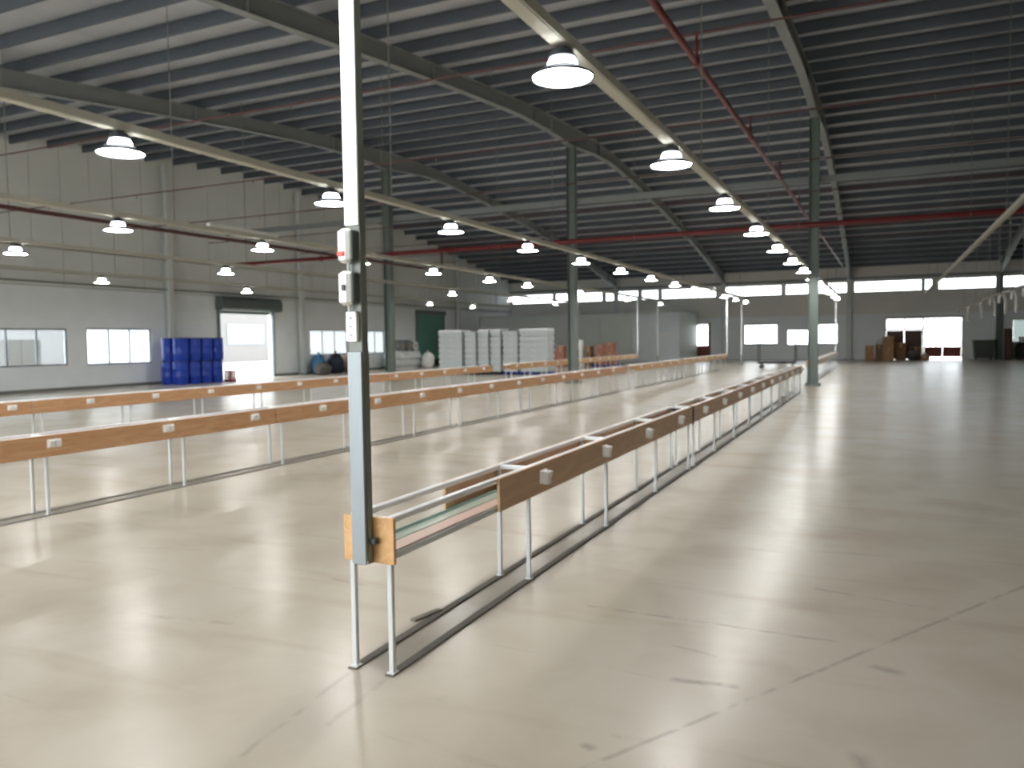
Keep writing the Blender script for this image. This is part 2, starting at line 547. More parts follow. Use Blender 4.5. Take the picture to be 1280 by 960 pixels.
def glazed_leaf(parent, x0, x1, z0, zp, z1, glass, bars=0):
    f = MB()
    y0, y1, w = YB + .03, YB + .09, .07
    f.box(x0, x0 + w, y0, y1, z0, z1).box(x1 - w, x1, y0, y1, z0, z1).box(x0 + w, x1 - w, y0, y1, z1 - w, z1).box(x0 + w, x1 - w, y0, y1, zp - w, zp)
    leaf = f.build('door_leaf', 'doorwood', parent)
    MB().box(x0 + w, x1 - w, y0 + .015, y1 - .015, z0, zp - w).build('kick_panel', 'doorwood', leaf)
    MB().box(x0 + w, x1 - w, y0 + .024, y1 - .024, zp, z1 - w).build('pane', glass, leaf)
    for i in range(bars):
        xb = x0 + w + (x1 - x0 - 2 * w) * (i + 1) / (bars + 1)
        MB().box(xb - .03, xb + .03, y0 + .01, y1 - .01, zp, z1 - w).build('glazing_bar', 'doorwood', leaf)
    MB().tube([(x1 - .03, y0 - .005, 1.0), (x1 - .03, y0 - .05, 1.02), (x1 - .03, y0 - .05, 1.2), (x1 - .03, y0 - .005, 1.22)], .012, 6).build('handle', 'dark', leaf)

f3 = MB()
f3.box(.2, .28, YB - .02, YB + .14, 0, 2.74).box(4.6, 4.68, YB - .02, YB + .14, 0, 2.74).box(.28, 4.6, YB - .02, YB + .14, 2.64, 2.74)
f3.box(2.38, 2.47, YB - .02, YB + .14, 0, 2.64).box(1.31, 1.39, YB - .02, YB + .14, 1.96, 2.64).box(.28, 2.38, YB - .02, YB + .14, 1.9, 1.98)
door3 = structure(f3.build('door_3', 'doorwood'))
MB().box(.28, 1.31, YB + .05, YB + .06, 1.98, 2.64).build('pane', 'frost', door3)
MB().box(1.39, 2.38, YB + .05, YB + .06, 1.98, 2.64).build('pane', 'frost', door3)
for a, b in ((.29, 1.32), (1.34, 2.37)):
    MB().box(a, b, YB + .03, YB + .09, .02, 1.89).build('door_leaf', 'brownwood', door3)
glazed_leaf(door3, 2.49, 3.52, .16, .80, 2.62, 'frost', 2)
glazed_leaf(door3, 3.55, 4.58, .16, .80, 2.62, 'frost', 0)

f4 = MB()
f4.box(-13.35, -13.25, YB - .02, YB + .14, 0, 2.66).box(-11.2, -11.1, YB - .02, YB + .14, 0, 2.66).box(-13.25, -11.2, YB - .02, YB + .14, 2.56, 2.66)
door4 = structure(f4.build('door_4', 'doorwood'))
glazed_leaf(door4, -13.24, -12.27, .03, 1.02, 2.55, 'frost', 1)
glazed_leaf(door4, -12.22, -11.21, .03, 1.02, 2.55, 'frost', 0)

# partition room in front of the back wall
part = MB()
part.box(XL, -12.05, 52.0, 52.12, 0, .06)
part.box(-12.17, -12.05, 52.12, YB - .03, 0, 3.26)
part.box(XL, -12.0, 52.0, YB - .03, 3.26, 3.32)
partw = structure(part.build('wall_inner', 'partition'))
xs = [XL, -24.5, -22.2, -19.9, -17.6, -15.3, -14.0, -12.05]
for a, b in zip(xs[:-1], xs[1:]):
    MB().box(a + .012, b - .012, 52.0, 52.12, .06, 3.26).build('panel', 'partition_l' if a > -15.5 else 'partition', partw)

# roof: curved sheet, purlins and rafters
ROOF_T = .27
ys = [YF - 1.0 + i * 1.0 for i in range(67)]
ys = [v for v in ys if v <= YB + 1.0]
rf = MB()
rings = []
x = XL - .4
for xx in (XL - .4, XR + .4):
    rings.append([(xx, v, under_s(v) + ROOF_T) for v in ys] + [(xx, v, under_s(v) + ROOF_T + .06) for v in reversed(ys)])
rf.loft(rings)
ceiling = structure(rf.build('ceiling', 'roof'))
pur = MB()
P0, P1 = XL + .02, XR
sec = [(0, 0), (.075, 0), (.075, .03), (.068, .03), (.068, .007), (.007, .007), (.007, .253), (.068, .253), (.068, .23), (.075, .23), (.075, .26), (0, .26)]
pur.loft([[(xx, a, b) for a, b in sec] for xx in (P0, P1)])
pme = pur.mesh('purlin', 'purlin')
PURL_Y = [28.35 + 1.36 * i for i in range(-25, 22)]
for v in PURL_Y:
    link('purlin', pme, ceiling, (0, v, under_s(v)))
RAFX = [-18.04, -10.15, -1.98, 6.6]
YC = 27.04
def raf_depth(v):
    d = .42
    e = abs(v - YC)
    if e < 5:
        d += .28 * (1 - e / 5) ** 1.6
    if v > 51:
        d += .25 * (v - 51) / 6.5
    return d
ry = [YF + .02 + i * (YB - .12 - YF) / 60 for i in range(61)]
for rx in RAFX:
    webm = MB()
    webm.loft([[(rx - .006, v, under_s(v) - raf_depth(v)), (rx + .006, v, under_s(v) - raf_depth(v)), (rx + .006, v, under_s(v) - .002), (rx - .006, v, under_s(v) - .002)] for v in ry])
    for dz, w in ((0, .11), (1, .11)):
        webm.loft([[(rx - w, v, zb), (rx + w, v, zb), (rx + w, v, zb + .016), (rx - w, v, zb + .016)] for v in ry for zb in [(under_s(v) - raf_depth(v)) if dz == 0 else under_s(v) - .018]])
    o = webm.build('rafter', 'rafter', ceiling)
    for v in ry[4::6]:
        MB().box(rx - .09, rx + .09, v - .006, v + .006, under_s(v) - raf_depth(v) + .01, under_s(v) - .03).build('stiffener', 'rafter', o)
MB().box(XL + .02, XR, YC + .16, YC + .26, 6.44, 6.66).build('tie_beam', 'rafter', ceiling)

# ------------------------------------------------------------------ steel columns
def h_column(loc, h, label, rz=0.0, base=True, group=None, s=.15, paint='column'):
    t = thing('steel_column', label, 'column', loc, rz, group)
    MB().box(-s, s, -s, -s + .014, .03, h).box(-s, s, s - .014, s, .03, h).box(-.006, .006, -s + .014, s - .014, .03, h).build('shaft', paint, t)
    if base:
        MB().box(-s - .1, s + .1, -s - .1, s + .1, 0, .03).build('base_plate', 'column', t)
        for a in (-1, 1):
            for b in (-1, 1):
                MB().lathe([(.022, .03), (.022, .06), (.012, .06), (.012, .09)], 6, (a * (s + .05), b * (s + .05), 0)).build('anchor_bolt', 'dark', t)
    return t
LAB = {-18.04: 'grey-green steel column rising behind the wrapped bale, nearest the clad side wall', -10.15: 'grey-green steel column rising behind the middle bench beside the white crate stacks',
       -1.98: 'grey-green steel column standing in line with the bench that has the tall power pole'}
for rx in RAFX[:3]:
    h_column((rx, YC, 0), under_s(YC) - raf_depth(YC), LAB[rx], PI / 2)
for rx, lb in zip(RAFX, ('steel column on the back wall behind the grey partition room', 'steel column on the back wall beside the red-brown glazed door', 'steel column on the back wall left of the stacked cartons', 'dark steel column on the back wall between the grey bin and the cream-framed window')):
    h_column((rx, YB - .20, 0), 5.35, lb, paint='column' if rx > 5 else 'wallcol')
for v, lb in ((15.3, 'half-hidden steel wall column just before the window with the crate outside'), (23.75, 'steel wall column between the three-pane frosted window and the blue drums'), (31.9, 'steel wall column between the roller door and the pile of sacks'), (40.1, 'steel wall column beside the plastic-wrapped bale'), (48.3, 'steel wall column beyond the green roller shutter')):
    h_column((XL + .2, v, 0), under_s(v) - .02, lb, PI / 2, s=.14, paint='wallcol')

# ------------------------------------------------------------------ benches
socket_me = None
def socket_meshes():
    b = MB()
    b.box(0, .012, -.055, .055, -.045, .045, .004)
    p = b.mesh('socket', 'plastic')
    h = MB()
    h.loft([[(.012, -.045, -.035), (.012, .045, -.035), (.012, .045, .038), (.012, -.045, .038)], [(.05, -.04, -.01), (.05, .04, -.01), (.06, .04, .034), (.06, -.04, .034)]])
    h.box(.012, .05, -.028, .028, -.05, -.008)
    hm = h.mesh('socket_hood', 'plastic')
    c = MB()
    c.box(0, .012, -.07, .07, -.04, .04, .004)
    c.box(.012, .03, -.06, .0, -.03, .03, .004)
    c.box(.012, .03, .005, .06, -.03, .03, .004)
    return p, hm, c.mesh('socket', 'plastic')
SOCK = socket_meshes()

def bench(name_label, xc, y0, y1, legs, boards, sockets, group=None, hood=True, wood_m='board', left_boards=None, end_near=None, end_far=None, legx=.105):
    t = thing('workbench', name_label, 'bench', (xc, y0, 0), 0, group)
    Ln = y1 - y0
    for sx in (-1, 1):
        MB().box(sx * legx - .016, sx * legx + .016, .02, Ln - .02, .722, .754, .005).build('top_rail', 'white_steel', t)
        MB().box(sx * legx - .012, sx * legx + .012, .02, Ln - .02, .548, .572).build('lower_rail', 'leg_steel', t)
    for a, b in ((0.0, .03), (Ln - .03, Ln)):
        MB().box(-legx - .012, legx + .012, a, b, .724, .752, .004).build('end_bar', 'white_steel', t)
    leg = MB().box(-.013, .013, -.013, .013, .014, .73, .003).box(-.021, .021, -.021, .021, .008, .014).mesh('leg', 'leg_steel')
    bar = MB().box(-legx + .016, legx - .016, -.016, .016, .724, .752, .004).mesh('crossbar', 'white_steel')
    for v in legs:
        for sx in (-1, 1):
            link('leg', leg, t, (sx * legx, v - y0, 0))
        if y0 + .2 < v < y1 - .2:
            link('crossbar', bar, t, (0, v - y0, 0))
    MB().box(-legx + .012, -.01, .03, Ln - .03, .575, .583).build('green_tray', 'green_tray', t)
    MB().box(-legx + .013, -legx + .020, .03, Ln - .03, .583, .600).build('tray_lip', 'teal', t)
    MB().box(-.004, legx - .012, .03, Ln - .03, .573, .580).build('pink_tray', 'pink', t)
    def put_boards(bl, side, socks):
        for a, b in bl:
            m = MB().box(-.009, .009, 0, b - a, .552, .752, .002)
            o = m.build('side_board', wood_m, t, loc=(side * (legx + .026), a - y0, 0))
            for s in socks:
                if a < s < b:
                    if hood:
                        q = link('socket', SOCK[0], o, (.0092, s - a, .662))
                        q2 = link('socket_hood', SOCK[1], o, (.0092, s - a, .662))
                    else:
                        link('socket', SOCK[2], o, (.0092, s - a, .672))
    put_boards(boards, 1, sockets)
    put_boards(left_boards or boards, -1, [])
    if end_near:
        MB().box(-legx - .02, legx + .05, -.024, -.004, .54, .756, .002).build('end_board', end_near, t)
    if end_far:
        MB().box(-legx - .045, legx + .045, Ln + .004, Ln + .024, .54, .756, .002).build('end_board', end_far, t)
    return t

def seq(a, b, st):
    out = []
    v = a
    while v < b:
        out.append(v)
        v += st
    return out
X1, X2, X3 = -2.185, -7.14, -11.88
LEG1 = [3.08 + 1.605 * i for i in range(0, 4)] + [9.42]
bench('dark-boarded open workbench with white rails, whose end carries the tall power pole', X1, 3.06, 9.5, LEG1, [(4.19, 9.49)], [4.85, 6.15, 7.46, 8.80], left_boards=[(4.0, 9.49)], end_near='ply', end_far='dark')
bench('dark-boarded workbench following straight after the one with the power pole, up to the steel column', X1, 9.58, 23.9, [9.68] + seq(11.05, 23.8, 1.58), [(9.6, 14.3), (14.32, 19.1), (19.12, 23.88)], seq(10.17, 23.8, 1.36), end_far='ply')
bench('dark-boarded workbench beyond the free-standing steel column, ending near the low platform trolley', X1, 28.6, 44.4, seq(28.75, 44.4, 1.6), [(28.62, 33.8), (33.82, 39.0), (39.02, 44.38)], seq(29.2, 44, 1.36), end_near='ply')
bench('light oak-boarded workbench in the middle row with many sockets', X2, 3.06, 23.2, seq(3.2, 23.2, 1.6), [(3.08, 7.85), (7.87, 12.65), (12.67, 17.45), (17.47, 23.18)], seq(3.55, 23, 1.31), hood=False, wood_m='oak')
bench('light oak-boarded workbench continuing the middle row beyond its gap', X2, 24.2, 40.7, seq(24.35, 40.6, 1.6), [(24.22, 29.6), (29.62, 35.0), (35.02, 40.68)], seq(24.8, 40.5, 1.31), hood=False, wood_m='ply')
bench('light oak-boarded workbench in the row closest to the blue drums', X3, 3.06, 23.7, seq(3.2, 23.6, 1.6), [(3.08, 7.85), (7.87, 12.65), (12.67, 17.45), (17.47, 23.68)], seq(3.65, 23.5, 1.29), hood=False, wood_m='oak')
bench('honey-coloured workbench in front of the white crate stacks', X3, 25.0, 41.1, seq(25.2, 41.0, 1.6), [(25.02, 30.3), (30.32, 35.6), (35.62, 41.08)], seq(25.6, 41, 1.31), hood=False, wood_m='ply')

# dark strips on the floor under the leg rows
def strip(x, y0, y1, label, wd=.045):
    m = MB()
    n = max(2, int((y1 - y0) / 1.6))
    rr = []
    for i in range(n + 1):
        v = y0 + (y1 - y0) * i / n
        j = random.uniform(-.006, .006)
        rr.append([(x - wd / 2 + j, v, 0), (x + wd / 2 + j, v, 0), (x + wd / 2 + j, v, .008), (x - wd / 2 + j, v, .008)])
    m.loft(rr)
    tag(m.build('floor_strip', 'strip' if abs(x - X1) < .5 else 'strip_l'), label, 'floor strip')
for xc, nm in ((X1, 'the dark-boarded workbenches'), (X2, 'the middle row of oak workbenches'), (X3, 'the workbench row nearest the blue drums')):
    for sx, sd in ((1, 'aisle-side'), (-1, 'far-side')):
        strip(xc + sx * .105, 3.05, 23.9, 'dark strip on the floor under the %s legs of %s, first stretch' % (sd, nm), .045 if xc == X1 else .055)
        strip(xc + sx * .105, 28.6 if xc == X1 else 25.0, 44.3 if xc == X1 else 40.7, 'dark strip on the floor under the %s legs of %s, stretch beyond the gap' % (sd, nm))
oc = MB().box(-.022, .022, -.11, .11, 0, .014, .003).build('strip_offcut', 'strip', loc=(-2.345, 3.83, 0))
oc.rotation_euler.z = -.25
tag(oc, 'short loose strip off-cut lying askew beside the floor strip', 'off-cut')

# ------------------------------------------------------------------ power poles
RAIL_Z = 3.80
ROW_B, ROW_C = -7.07, -11.80
def power_pole(x, y, label, devices, group=None, floor=False):
    t = thing('power_pole', label, 'pole', (x, y, 0), 0, group)
    MB().box(-.012, .062, -.014, .034, 0 if floor else .56, RAIL_Z - .0455, .003).build('post', 'post', t)
    zt = 2.10 if devices else .58
    MB().box(-.014, .062, -.026, -.0145, zt, RAIL_Z - .05, .003).build('cover', 'cover', t)
    if devices:
        MB().box(-.014, .064, -.028, -.0145, .545, 1.53, .003).build('lower_cover', 'alu', t)
        MB().box(.0625, .066, -.010, .030, .545, 1.53).build('side_trim', 'post', t)
        for z0, z1, kind in ((1.93, 2.085, 'red'), (1.74, 1.895, 'black')):
            sb = MB().box(-.026, .038, -.074, -.0145, z0, z1, .014).build('switch_box', 'plastic', t, True)
            MB().box(.0385, .058, -.068, -.0145, z0 + .008, z1 - .008, .006).build('box_side', 'boxside', sb)
            if kind == 'red':
                MB().box(-.020, .020, -.081, -.0745, z0 + .03, z0 + .05, .003).build('rocker', 'redplastic', sb)
            else:
                MB().box(.0, .022, -.081, -.0745, z0 + .065, z0 + .092, .003).build('rocker', 'dark', sb)
        sp = MB().box(-.008, .052, -.042, -.0145, 1.575, 1.712, .004).build('socket_plate', 'plastic', t)
        for zz in (1.605, 1.643, 1.681):
            MB().box(.012, .030, -.0432, -.0424, zz - .005, zz + .005).build('socket_slot', 'alu', sp)
        MB().tube([(.01, -.035, 1.74), (.01, -.032, 1.712)], .006, 6).build('cable', 'plastic', t)
        MB().tube([(.01, -.035, 1.93), (.01, -.035, 1.895)], .006, 6).build('cable', 'plastic', t)
        MB().box(.0665, .098, .0, .034, .635, .665, .004).build('clamp', 'dark', t)
        MB().tube([(.05, -.03, 3.10), (.054, -.055, 3.13), (.06, -.04, 3.19), (.056, -.03, 3.26)], .010, 6).build('cable_tie', 'yellow', t)
    else:
        MB().box(.0, .050, -.042, -.0265, 1.5, 1.7, .004).build('socket_plate', 'plastic', t)
    return t
power_pole(X1 - .02, 3.0, 'tall power pole with white cover and switch boxes fixed to the bench end', True)
power_pole(X1, 44.427, 'white power pole at the far end of the dark-boarded bench row', False)
power_pole(ROW_B, 40.727, 'white power pole at the far end of the middle oak bench row', False)
power_pole(ROW_C, 41.127, 'white power pole at the far end of the honey-coloured bench', False)
power_pole(ROW_B, 45.3, 'slim white power pole standing alone beyond the middle bench row', False, floor=True)
power_pole(ROW_C, 45.3, 'slim white power pole standing alone before the pale partition', False, floor=True)

# ------------------------------------------------------------------ lighting rails and lamps
ROW = {'A': -2.185, 'B': -7.05, 'C': -11.78, 'D': -16.5, 'E': -21.9, 'R': 2.1}
RLAB = {'A': 'above the dark-boarded benches', 'B': 'above the middle oak benches', 'C': 'above the bench row nearest the blue drums',
        'D': 'between the crate stacks and the side wall', 'E': 'alongside the clad side wall', 'R': 'over the dark empty aisle'}
for r, x in ROW.items():
    t = thing('lighting_rail', 'pale steel lighting rail hung ' + RLAB[r], 'rail', (x, 0, RAIL_Z))
    y0 = -3.0
    y1 = 47.5
    w = .065 if r in 'ABC' else .045
    MB().box(-w, w, y0, y1, -.04, .04).build('channel', 'rail' if r != 'C' else 'rail', t)
    MB().box(-w + .015, w - .015, y0, y1, -.046, -.0405).build('cable_slot', 'rail', t)
    for v in PURL_Y[2::5]:
        if y0 < v < y1:
            MB().tube([(0, v + .03, .04), (0, v + .03, under_s(v) - RAIL_Z + .003)], .009, 6).build('hanger_rod', 'conduit', t)

def lamp_meshes(lit):
    hous = MB().lathe([(.012, .0), (.05, -.006), (.08, -.02), (.098, -.05), (.108, -.066), (.104, -.072)], 24).mesh('housing', 'housing', True)
    dome = MB().lathe([(.07, -.0725), (.098, -.082), (.112, -.105), (.116, -.130), (.110, -.146)], 24).mesh('dome', 'dome' if lit else 'skirt', True)
    ring = MB().lathe([(.113, -.1465), (.15, -.150), (.15, -.160), (.113, -.1605)], 24).mesh('ring', 'housing', True)
    sk = MB().lathe([(.155, -.161), (.226, -.195), (.240, -.202), (.240, -.218), (.228, -.218)], 28, cap=False).mesh('skirt', 'skirt', True)
    le = MB().lathe([(.05, -.200), (.222, -.200), (.222, -.205), (.05, -.206)], 28).mesh('lens', 'lens' if lit else 'plastic')
    hook = MB().box(-.03, .03, -.03, .03, .002, .012).mesh('hook', 'dark')
    return [('housing', hous), ('dome', dome), ('ring', ring), ('skirt', sk), ('lens', le), ('hook', hook)]
LM_ON, LM_OFF = lamp_meshes(True), lamp_meshes(False)
def lamp(r, v, on=True, z=None):
    x = ROW[r]
    t = thing('high_bay_lamp', ('lit high-bay lamp on the rail ' if on else 'unlit high-bay lamp on the rail ') + RLAB[r], 'lamp', (x, v, RAIL_Z - .046 - .012), 0, 'high-bay lamps ' + RLAB[r])
    if r == 'A' and 4 < v < 25:
        t['label'] = ('first', 'second', 'third', 'fourth', 'fifth', 'sixth')[int((v - 4) / 3.38)] + ' lit high-bay lamp after the tall power pole, above the dark-boarded benches'
    elif r == 'A' and v > 25:
        t['label'] = 'lit high-bay lamp above the dark-boarded benches beyond the free-standing steel column'
    for n, me in (LM_ON if on else LM_OFF):
        link(n, me, t)
for k in range(-2, 13):
    lamp('A', 5.65 + 3.38 * k)
    lamp('B', 5.75 + 3.42 * k)
for v in (-.8, 2.65, 6.1, 9.5, 12.97, 16.43, 19.97, 23.6, 26.7, 32.3, 39.3, 46.0):
    lamp('C', v)
for v in (4.9, 10.8, 16.7, 22.9, 29.5, 35.4, 41.2):
    lamp('D', v)
for v in (4.5, 10.7, 17.0, 23.2, 30.0, 36.7, 41.6):
    lamp('E', v)

tag(MB().box(-.06, .06, 11.5, 13.4, -.035, .035, .01).build('tube_light', 'plastic', loc=(ROW['C'], 0, RAIL_Z + .0755)), 'white tube light batten lying on top of a lighting rail', 'light batten')

# ------------------------------------------------------------------ pipes
def pipe(name, pts, r, material, label, cat='pipe', group=None, collars=()):
    o = MB().tube(pts, r, 10).build(name, material, smooth=True)
    tag(o, label, cat, group)
    for c, d in collars:
        c = Vector(c)
        d = Vector(d)
        MB().tube([c - d * .05, c + d * .05], r * 1.35, 10).build('coupling', material, o)
    return o
pipe('fire_pipe', [(-25.9, 26.55, 5.05), (XR - .1, 26.55, 5.05)], .085, 'red', 'thick dark red fire pipe crossing the hall in front of the columns', collars=[((x, 26.55, 5.05), (1, 0, 0)) for x in (-21, -15, -9, -4.6, .5, 5)])
def main_z(v):
    return 5.25 + (v - 9) * .0175
ym = [-4, 8, 18, 26, 40, 56]
pipe('fire_pipe', [(-2.3, v, main_z(v)) for v in ym], .045, 'red', 'dark red sprinkler main running lengthwise above the dark-boarded benches', collars=[((-2.3, v, main_z(v)), (0, 1, 0)) for v in (10.95, 15.8, 20.6, 25.6)])
pipe('fire_pipe', [(-15.2, -4, 4.25), (-15.2, 26.0, 4.25), (-15.2, 26.4, 4.3), (-15.2, 26.42, 4.96)], .045, 'branch', 'brownish red pipe hung lengthwise towards the clad side wall')
bl = 'thin brown sprinkler branch pipe crossing the hall above the lighting rails'
for v in (5.8, 10.95, 15.8, 20.6, 25.6, 31.5, 36, 40.5):
    z = main_z(v) + .38
    o = pipe('sprinkler_branch', [(XL + .6, v, z), (XR - .3, v, z)], .016, 'branch', bl, group='sprinkler branches', collars=[((-2.3, v, z), (1, 0, 0))])
    MB().tube([(-2.3, v, main_z(v) + .063), (-2.3, v, z - .017)], .02, 8).build('riser', 'red', o)
    for xx in (-22.5, -18.8, -14.6, -9.2, -5.4, .8, 4.6):
        MB().tube([(xx, v, z - .10), (xx, v, z - .017)], .014, 6).build('sprinkler_head', 'conduit', o)
for z, lb in ((5.08, 'highest'), (4.24, 'middle'), (3.86, 'lowest')):
    pipe('conduit', [(XL + .10, -5.5, z), (XL + .10, 57, z)], .03, 'conduit', '%s of three thin grey conduits along the clad side wall' % lb)
for v in (14.2, 15.4, 17.0, 18.4, 20.0, 22.6, 25.8):
    hz = 2.30
    x = ROW['R']
    tag(MB().tube([(x - .15, v, hz - .16), (x - .15, v, hz - .06), (x - .11, v, hz + .02), (x, v, hz + .05), (x + .09, v, hz + .02), (x + .12, v, hz - .06), (x + .12, v, hz - .34)], .027, 8).tube([(x, v, hz + .05), (x, v, RAIL_Z - .044)], .005, 6).build('hose_drop', 'hose', smooth=True),
        'pale grey hose bent over a hook below the unlit rail', 'hose', 'hose drops over the dark aisle')

# ------------------------------------------------------------------ goods along the left wall
def drum_proto():
    t = thing('plastic_drum', '', 'drum')
    R = .29
    MB().lathe([(R - .03, 0), (R - .008, .02), (R, .05), (R, .27), (R + .008, .29), (R + .008, .32), (R, .34), (R, .58), (R + .008, .60), (R + .008, .63), (R, .65), (R, .84), (R - .012, .88), (R - .03, .90)], 24).build('body', 'drum', t, True)
    MB().lathe([(R - .01, .882), (R + .012, .885), (R + .012, .925), (R - .03, .93), (R - .03, .905)], 24).build('lid_ring', 'drumring', t, True)
    for a in (-1, 1):
        MB().lathe([(.035, .9), (.035, .92), (.02, .925)], 10, (a * .16, 0, 0)).build('bung', 'drumring', t)
    return t
dp = drum_proto()
first = True
for tier in (0, 1):
    for ix in (0, 1):
        for iy in range(4):
            o = dp if first else copy_tree(dp)
            first = False
            o.location = (-25.35 - .62 * ix, 23.05 + .62 * iy + (.05 if tier else 0), tier * .931)
            o['label'] = 'blue plastic drum, ' + ('upper' if tier else 'lower') + ' tier, ' + ('wall-side' if ix else 'hall-side') + ' row, ' + ('fourth', 'third', 'second', 'first')[iy] + ' from the roller door'
            o['group'] = 'blue drums by the roller door'
rc = MB()
for k in range(4):
    z0 = .0 + k * .12
    rc.box(-.2, .2, -.15, -.135, z0, z0 + .1).box(-.2, .2, .135, .15, z0, z0 + .1).box(-.2, -.185, -.135, .135, z0, z0 + .1).box(.185, .2, -.135, .135, z0, z0 + .1)
rc.box(-.2, .2, -.15, .15, 0, .015)
for sx in (-1, 1):
    for sy in (-1, 1):
        rc.box(sx * .185 - .015, sx * .185 + .015, sy * .135 - .015, sy * .135 + .015, 0, .46)
tag(rc.build('plastic_crate', 'redcrate', loc=(-25.2, 25.55, 0)), 'small red slatted crate on the floor beside the blue drums', 'crate')

def sack(name, material, loc, s, label, cat='sack', group=None, rz=0.0, knot=True, seed=0):
    t = thing(name, label, cat, loc, rz, group)
    rnd = random.Random(seed)
    n, m = 20, 12
    ph = [rnd.uniform(0, 6.28) for _ in range(6)]
    rr = []
    for i in range(m + 1):
        th = PI * i / m
        ring = []
        for j in range(n):
            a = 2 * PI * j / n
            w = 1 + .08 * math.sin(3 * a + ph[0] + th) + .06 * math.sin(5 * a + ph[1]) * math.sin(2 * th + ph[2]) + .05 * math.sin(7 * th + ph[3])
            r = max(.03, math.sin(th) ** .75) * w
            z = -math.cos(th)
            z = (max(z, -.82) + .82) / 1.82
            ring.append((s[0] * r * math.cos(a), s[1] * r * math.sin(a), s[2] * z))
        rr.append(ring)
    MB().loft(rr).build('body', material, t, True)
    if knot:
        MB().lathe([(.05, s[2] - .06), (.035, s[2] + .01), (.07, s[2] + .06), (.09, s[2] + .10), (.02, s[2] + .09)], 10).build('tied_neck', material, t, True)
    return t
for i, (m_, c, x, y_, sz, w) in enumerate((('sack_grey', 'dark grey', -25.2, 31.75, (.42, .45, .6), 'lowest near the window'), ('sack_blue', 'sky-blue', -26.15, 32.65, (.4, .38, 1.0), 'standing against the window wall'),
                                           ('sack_navy', 'navy', -25.75, 33.5, (.45, .42, 1.05), 'bulging in the middle of the pile'), ('sack_tan', 'tan', -25.6, 34.5, (.45, .42, 1.0), 'at the end of the pile'), ('sack_white', 'white', -24.75, 34.1, (.3, .36, .55), 'leaning in front of the tan sack'))):
    sack('sack', m_, (x, y_, 0), sz, '%s sack %s under the side-wall windows' % (c, w), seed=i)

bale = thing('wrapped_bale', 'bale on the floor wrapped in shiny clear plastic near the green shutter', 'bale', (-25.6, 39.7, 0))
bm = MB()
rr = []
for i in range(9):
    z = 1.05 * i / 8
    ins = .05 * math.sin(i * 2.1) + (.08 if i in (0, 8) else 0)
    rr.append([((.75 - ins) * (abs(math.cos(a)) ** .4) * math.copysign(1, math.cos(a)), (1.15 - ins) * (abs(math.sin(a)) ** .4) * math.copysign(1, math.sin(a)), z) for a in [2 * PI * j / 24 + .01 for j in range(24)]])
bm.loft(rr)
bm.build('body', 'wrap', bale, True)
MB().box(-.7, .7, -1.1, 1.1, .0, .02).build('base_sheet', 'sheet', bale)
for i, (yy, r, m_) in enumerate(((38.95, .30, 'roll'), (39.65, .33, 'roll'), (40.35, .28, 'wrap'))):
    t = thing('plastic_roll', ('first', 'second', 'third')[i] + ' grey plastic roll on the wrapped bale, counted from the steel column', 'roll', (-25.6, yy, 1.052))
    MB().tube([(-.5, 0, r), (.5, 0, r)], r, 18).build('body', m_, t, True)
    MB().tube([(.5005, 0, r), (.52, 0, r)], r * .35, 14).build('core', 'carton', t, True)
sack('sack', 'sack_white', (-24.45, 40.6, 0), (.36, .42, .95), 'round white sack leaning on the wrapped bale', seed=9)

# crate stacks on pallets
def pallet(loc, w, d, material, label, group):
    t = thing('pallet', label, 'pallet', loc, 0, group)
    MB().box(-w / 2, w / 2, -d / 2, d / 2, .11, .14, .005).build('deck', material, t)
    for a in (-1, 0, 1):
        MB().box(a * (w / 2 - .08) - .06, a * (w / 2 - .08) + .06, -d / 2, d / 2, 0, .11).build('runner', material, t)
CY = 33.0
ST = [(-19.27, -17.98, 7, 1, 'bluepallet'), (-17.86, -17.25, 7, 0, 'black'), (-17.16, -16.59, 7, 1, 'black'), (-16.50, -15.95, 7, 1, 'black'), (-15.86, -15.08, 7, 0, 'bluepallet'), (-15.02, -13.62, 7, 1, 'bluepallet')]
NM = ['first', 'second', 'third', 'fourth', 'fifth', 'sixth']
for i, (a, b, n, cap, pm_) in enumerate(ST):
    w = b - a
    xc = (a + b) / 2
    ny = .9
    pallet((xc, CY + .45, 0), w, ny, pm_, '%s plastic pallet under the %s crate stack counted from the green shutter' % ('blue' if pm_ == 'bluepallet' else 'black', NM[i]), 'pallets under the white crates')
    hh = .268
    e = .008
    cb = MB().box(-w / 2 + .04, w / 2 - .04, -ny / 2 + .04, ny / 2 - .04, 0, hh - .03, .012).mesh('body', 'crate')
    crm = MB().box(-w / 2 + e, w / 2 - e, -ny / 2 + e, ny / 2 - e, hh - .17, hh - .004, .006).mesh('rim', 'crate')
    gr = MB().box(-min(.11, w / 4), min(.11, w / 4), -ny / 2 + .001, -ny / 2 + .0075, .16, .20).mesh('hand_slot', 'leg_steel')
    for k in range(n):
        t = thing('plastic_crate', 'white plastic crate, %s of the %s stack counted from the green shutter' % (['bottom one', 'second from the bottom', 'third from the bottom', 'middle one', 'third from the top', 'second from the top', 'topmost'][k], NM[i]), 'crate', (xc, CY + .45, .141 + k * hh), 0, 'crates of the %s white stack' % NM[i])
        link('body', cb, t)
        link('rim', crm, t)
        link('hand_slot', gr, t)
    if cap:
        tag(MB().box(-w / 2 + .02, w / 2 - .02, -ny / 2, ny / 2, 0, .09, .012).build('cover_sheet', 'sheet', loc=(xc, CY + .45, .141 + n * hh)), 'bright white cover sheet on top of the %s crate stack counted from the green shutter' % NM[i], 'cover')

